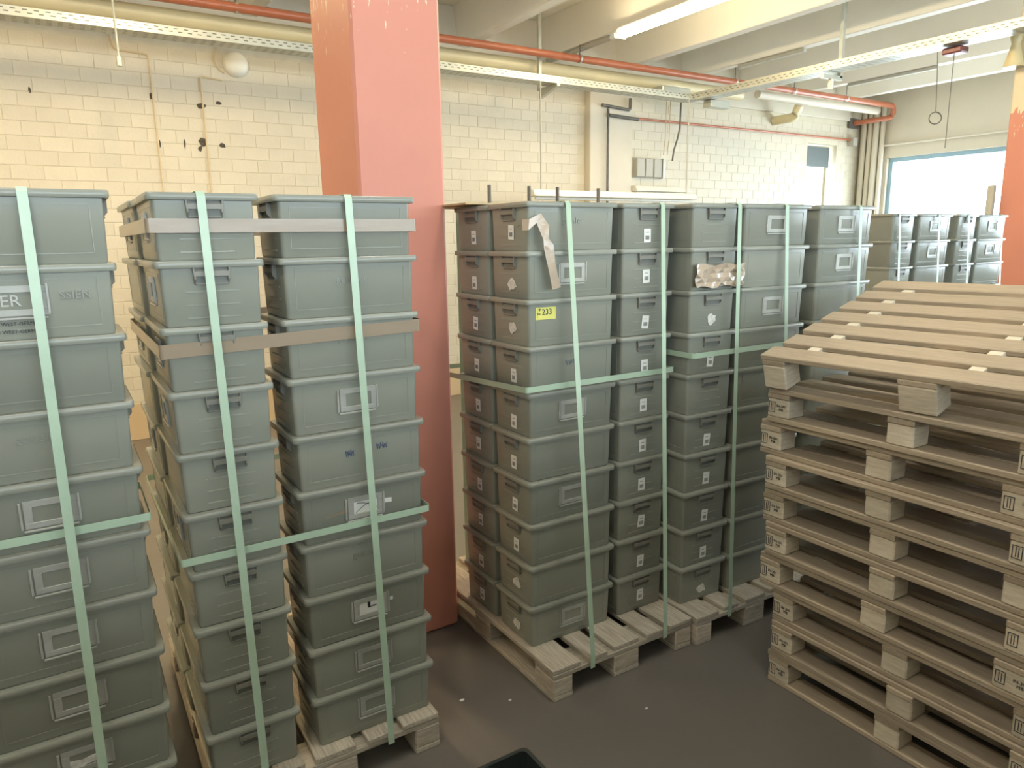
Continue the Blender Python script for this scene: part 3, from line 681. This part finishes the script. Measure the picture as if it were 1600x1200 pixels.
# hanging luminaires (unlit) behind the crates
def unlit(label, x0, x1, y, z, chains):
    t = thing('hanging_luminaire', label, 'lamp', (x0, y, z)); L = x1-x0
    link('housing', MB().rings([[(xx, -.05, .04), (xx, .05, .04), (xx, .09, -.03), (xx, -.09, -.03)] for xx in (0, L)], cap0=True, cap1=True).mesh('housing', m_white, bevel=.004), t)
    link('tube', tube_mesh('tube', [(.06, 0, -.05), (L-.06, 0, -.05)], .016, m_white, 8), t)
    for c, zt in chains: link('chain', tube_mesh('chain', [(c, 0, .04), (c, 0, zt)], .009, m_grey, 6), t)
unlit('long unlit white luminaire hanging on chains just above the crates', 4.60, 7.15, 6.9, 2.42, ((.14, 1.20), (2.42, 1.20)))
unlit('shorter white luminaire fixed to the wall below the grey switch box', 6.90, 7.95, 7.79, 2.58, ())
for i, x in enumerate((3.53, 3.98, 4.32, 4.84)):
    tag(link('floor_post', tube_mesh('floor_post', [(x, 6.0, 0), (x, 6.0, 2.42)], .018, m_dgrey, 8)), 'thin dark post tip showing above the yellow-tag load, %s from the column' % ['first', 'second', 'third', 'fourth'][i], 'post', 'dark post tips')
# burning strip lamps under the beams; the neutral ones are added fill
def strip(label, x, y0, y1, power, z=4.05, color=WARM):
    t = thing('strip_lamp', label, 'lamp', (x, y0, z), group='burning strip lamps'); L = y1-y0
    link('housing', MB().rings([[(-.03, yy, .07), (.03, yy, .07), (.03, yy, .012), (-.03, yy, .012)] for yy in (0, L)], cap0=True, cap1=True).mesh('housing', m_white, bevel=.003), t)
    for s in (-.045, .045): link('tube', tube_mesh('tube', [(s, .04, -.008), (s, L-.04, -.008)], .018, m_emit if color == WARM else m_emitn, 8), t)
    for yy in (.0, L-.03): link('end_cap', MB().box((-.08, yy, -.03), (.08, yy+.03, .012)).mesh('end_cap', m_white), t)
    d = bpy.data.lights.new('tube_light', 'AREA'); d.shape = 'RECTANGLE'; d.size = .16; d.size_y = L; d.energy = power; d.color = color
    o = bpy.data.objects.new('tube_light', d); COL.objects.link(o); o.parent = t; o.location = (0, L/2, -.035)
    d2 = bpy.data.lights.new('tube_upglow', 'POINT'); 
    bpy.data.lights.remove(d2)
strip('burning strip lamp under a ceiling beam, overexposed at the top', 5.42, 4.85, 6.40, LAMP_BACK)
strip('burning strip lamp in line with the overexposed one, beyond the frame', 5.42, 3.20, 4.75, LAMP_BACK)
strip('burning strip lamp far left near the brick wall', -2.89, 4.9, 6.5, LAMP_BACK*4)
strip('burning strip lamp over the aisle behind the taped load', .71, 4.6, 6.1, LAMP_BACK*2.2)
strip('added fill lamp overhead, above the taped load', -.49, .6, 2.0, LAMP_FILL, color=NEUTRAL)  # added overhead lamp, brightens the upper crates
strip('added fill lamp overhead, above the yellow-tag load', 1.91, .6, 2.0, LAMP_FILL*.8, color=NEUTRAL)  # second added lamp, lifts the tops of this load
strip('added unseen fill lamp behind the camera near the front windows', 5.42, -4.0, -2.4, LAMP_FILL*.15, color=NEUTRAL)  # added out of view as weak fill
# dark rails under the beams
for i, (x, y0, y1) in enumerate(((5.51, 6.62, 7.85), (7.91, 5.9, 6.9), (9.11, 5.6, 6.8), (10.31, 5.6, 6.9))):
    tag(bx('beam_rail', (x-.03, y0, 4.075), (x+.03, y1, 4.119), m_grey, bevel=.004), 'dark grey mounting rail under the %s beam from the lamp' % ['first', 'second', 'third', 'fourth'][i], 'rail', 'rails under the beams')

# ================================================================== WALL FITTINGS
t = thing('bulkhead_lamp', 'round white bulkhead lamp on the brick wall left of the red column', 'lamp', (1.74, 7.893, 3.66), (math.pi/2, 0, 0))
R = [[(r*math.cos(a*math.pi/10), r*math.sin(a*math.pi/10), z) for a in range(20)] for r, z in ((.12, 0), (.12, .03), (.105, .06), (.075, .085), (.03, .098))]
link('dome', MB().rings(R, cap0=True, cap1=True).mesh('dome', m_white, smooth=50), t)
tag(link('lamp_cable', tube_mesh('lamp_cable', [(1.66+.12*math.cos(a), 7.885, 3.70+.13*math.sin(a)) for a in [x*.35+1.3 for x in range(10)]], .008, m_conduit, 6)), 'looped tan cable beside the round bulkhead lamp', 'cable')
tag(link('wall_conduit', tube_mesh('wall_conduit', bend([(.66, 7.888, 3.80), (.68, 7.888, 3.68), (.96, 7.888, 3.665), (.97, 7.888, 1.9)], .03), .010, m_conduit, 6)), 'stepped tan conduit on the brick wall, left one above the taped load', 'conduit')
tag(link('wall_conduit', tube_mesh('wall_conduit', bend([(1.60, 7.888, 3.50), (1.40, 7.888, 3.52), (1.41, 7.888, 1.9)], .03), .010, m_conduit, 6)), 'tan conduit on the brick wall under the round lamp', 'conduit')
tag(link('dark_conduit', tube_mesh('dark_conduit', bend([(6.40, 7.74, 1.2), (6.40, 7.74, 3.60)], .03), .016, m_dgrey, 8)), 'dark upright conduit on the cream pilaster', 'conduit')
tag(link('dark_conduit', tube_mesh('dark_conduit', bend([(6.30, 7.74, 3.63), (6.78, 7.74, 3.60), (6.78, 7.74, 3.75)], .04), .020, m_dgrey, 8)), 'dark bent conduit at the top of the cream pilaster', 'conduit')
tag(link('dark_conduit', tube_mesh('dark_conduit', [(6.42, 7.74, 3.51), (6.92, 7.74, 3.49)], .022, m_dgrey, 8)), 'short dark level conduit on the cream pilaster', 'conduit')
t = thing('switch_box', 'grey switch box of three panels on the pale wall', 'switch box', (6.97, 7.89, 2.74))
bx('back_plate', (0, -.02, 0), (.50, 0, .27), m_grey, t)
for i in range(3): bx('panel', (.01+i*.16, -.09, .01), (.15+i*.16, -.021, .26), m_grey, t, bevel=.006)
bx('side_cover', (.485, -.10, .0), (.52, 0, .27), m_tray, t)
tag(link('hanging_cable', tube_mesh('hanging_cable', [(7.28, 7.3, 3.742), (7.27, 7.3, 3.35), (7.23, 7.3, 3.2), (7.17, 7.3, 3.05), (7.15, 7.3, 2.92)], .012, m_dgrey, 6)), 'black cable dangling above the grey switch box', 'cable')
for i, x in enumerate((7.02, 7.09)):
    tag(link('thin_wire', tube_mesh('thin_wire', [(x, 7.3, 3.745), (x+.01, 7.32, 3.2), (x+.06, 7.4, 3.0)], .005, m_card, 5)), 'thin tan wire beside the black dangling cable, %s' % ['outer', 'inner'][i], 'wire', 'thin wires')
tag(bx('foil_duct', (6.85, 7.20, 3.74), (7.35, 7.42, 3.83), m_tray, bevel=.01), 'shiny foil duct piece above the wall cable tray', 'duct')
tag(bx('steel_bracket', (7.25, 6.75, 3.53), (7.60, 6.88, 3.615), m_tray, bevel=.004), 'steel bracket where the two cable trays meet', 'bracket')
# pulls over the big window
t = thing('pull_cord', 'looped pull cord with ring hanging before the big window', 'cord', (7.33, 4.0, 3.6))
link('cord', tube_mesh('cord', [(0, 0, 0), (.01, -.02, -.35), (.01, -.03, -.55)], .004, m_dgrey, 5), t)
link('ring', tube_mesh('ring', [(.01+.055*math.cos(a*math.pi/8), -.03-.03*math.cos(a*math.pi/8), -.60+.055*math.sin(a*math.pi/8)) for a in range(17)], .006, m_dgrey, 6), t)
t = thing('pull_cord', 'straight pull cord below the dark red box on the tray', 'cord', (7.34, 3.85, 3.56))
link('cord', tube_mesh('cord', [(0, 0, 0), (0, 0, -.85)], .004, m_dgrey, 5), t)
tag(bx('red_box', (7.28, 3.76, 3.55), (7.42, 3.94, 3.61), mat('dark_red_plastic', (.18, .05, .05), .4), bevel=.012), 'small dark red box clipped under the outgoing tray', 'box')
t = thing('cone_lamp', 'beige double-cone lamp on the half-red column', 'lamp', (7.625, 3.46, 3.59))
for s in (1, -1):
    link('cone', MB().rings([[(r*math.cos(a*math.pi/8), r*math.sin(a*math.pi/8), s*z) for a in range(16)] for r, z in ((.035, .0), (.05, .06), (.085, .20))], cap0=True, cap1=True).mesh('cone', m_cream, smooth=40), t)
tag(link('perforated_upright', MB().box((7.61, 3.50, 0), (7.66, 3.56, 2.35)).mesh('perforated_upright', m_grey, bevel=.004)), 'grey perforated upright behind the half-red column', 'upright')

# litter on the floor
for i, (x, y, lb) in enumerate(((1.238, 2.419, 'tiny white paper scrap on the floor nearest the red column'), (1.408, 2.307, 'tiny white paper scrap on the floor by the weathered pallet corner'), (1.85, 1.95, 'tiny white paper scrap on the floor before the weathered pallet middle'))):
    r_ = .008 if i == 0 else .005
    tag(link('paper_scrap', MB().poly_prism([(x+r_*1.5*math.cos(a*1.257), y+r_*math.sin(a*1.257), .0002) for a in range(5)], (0, 0, .002)).mesh('paper_scrap', m_paper)), lb, 'paper')
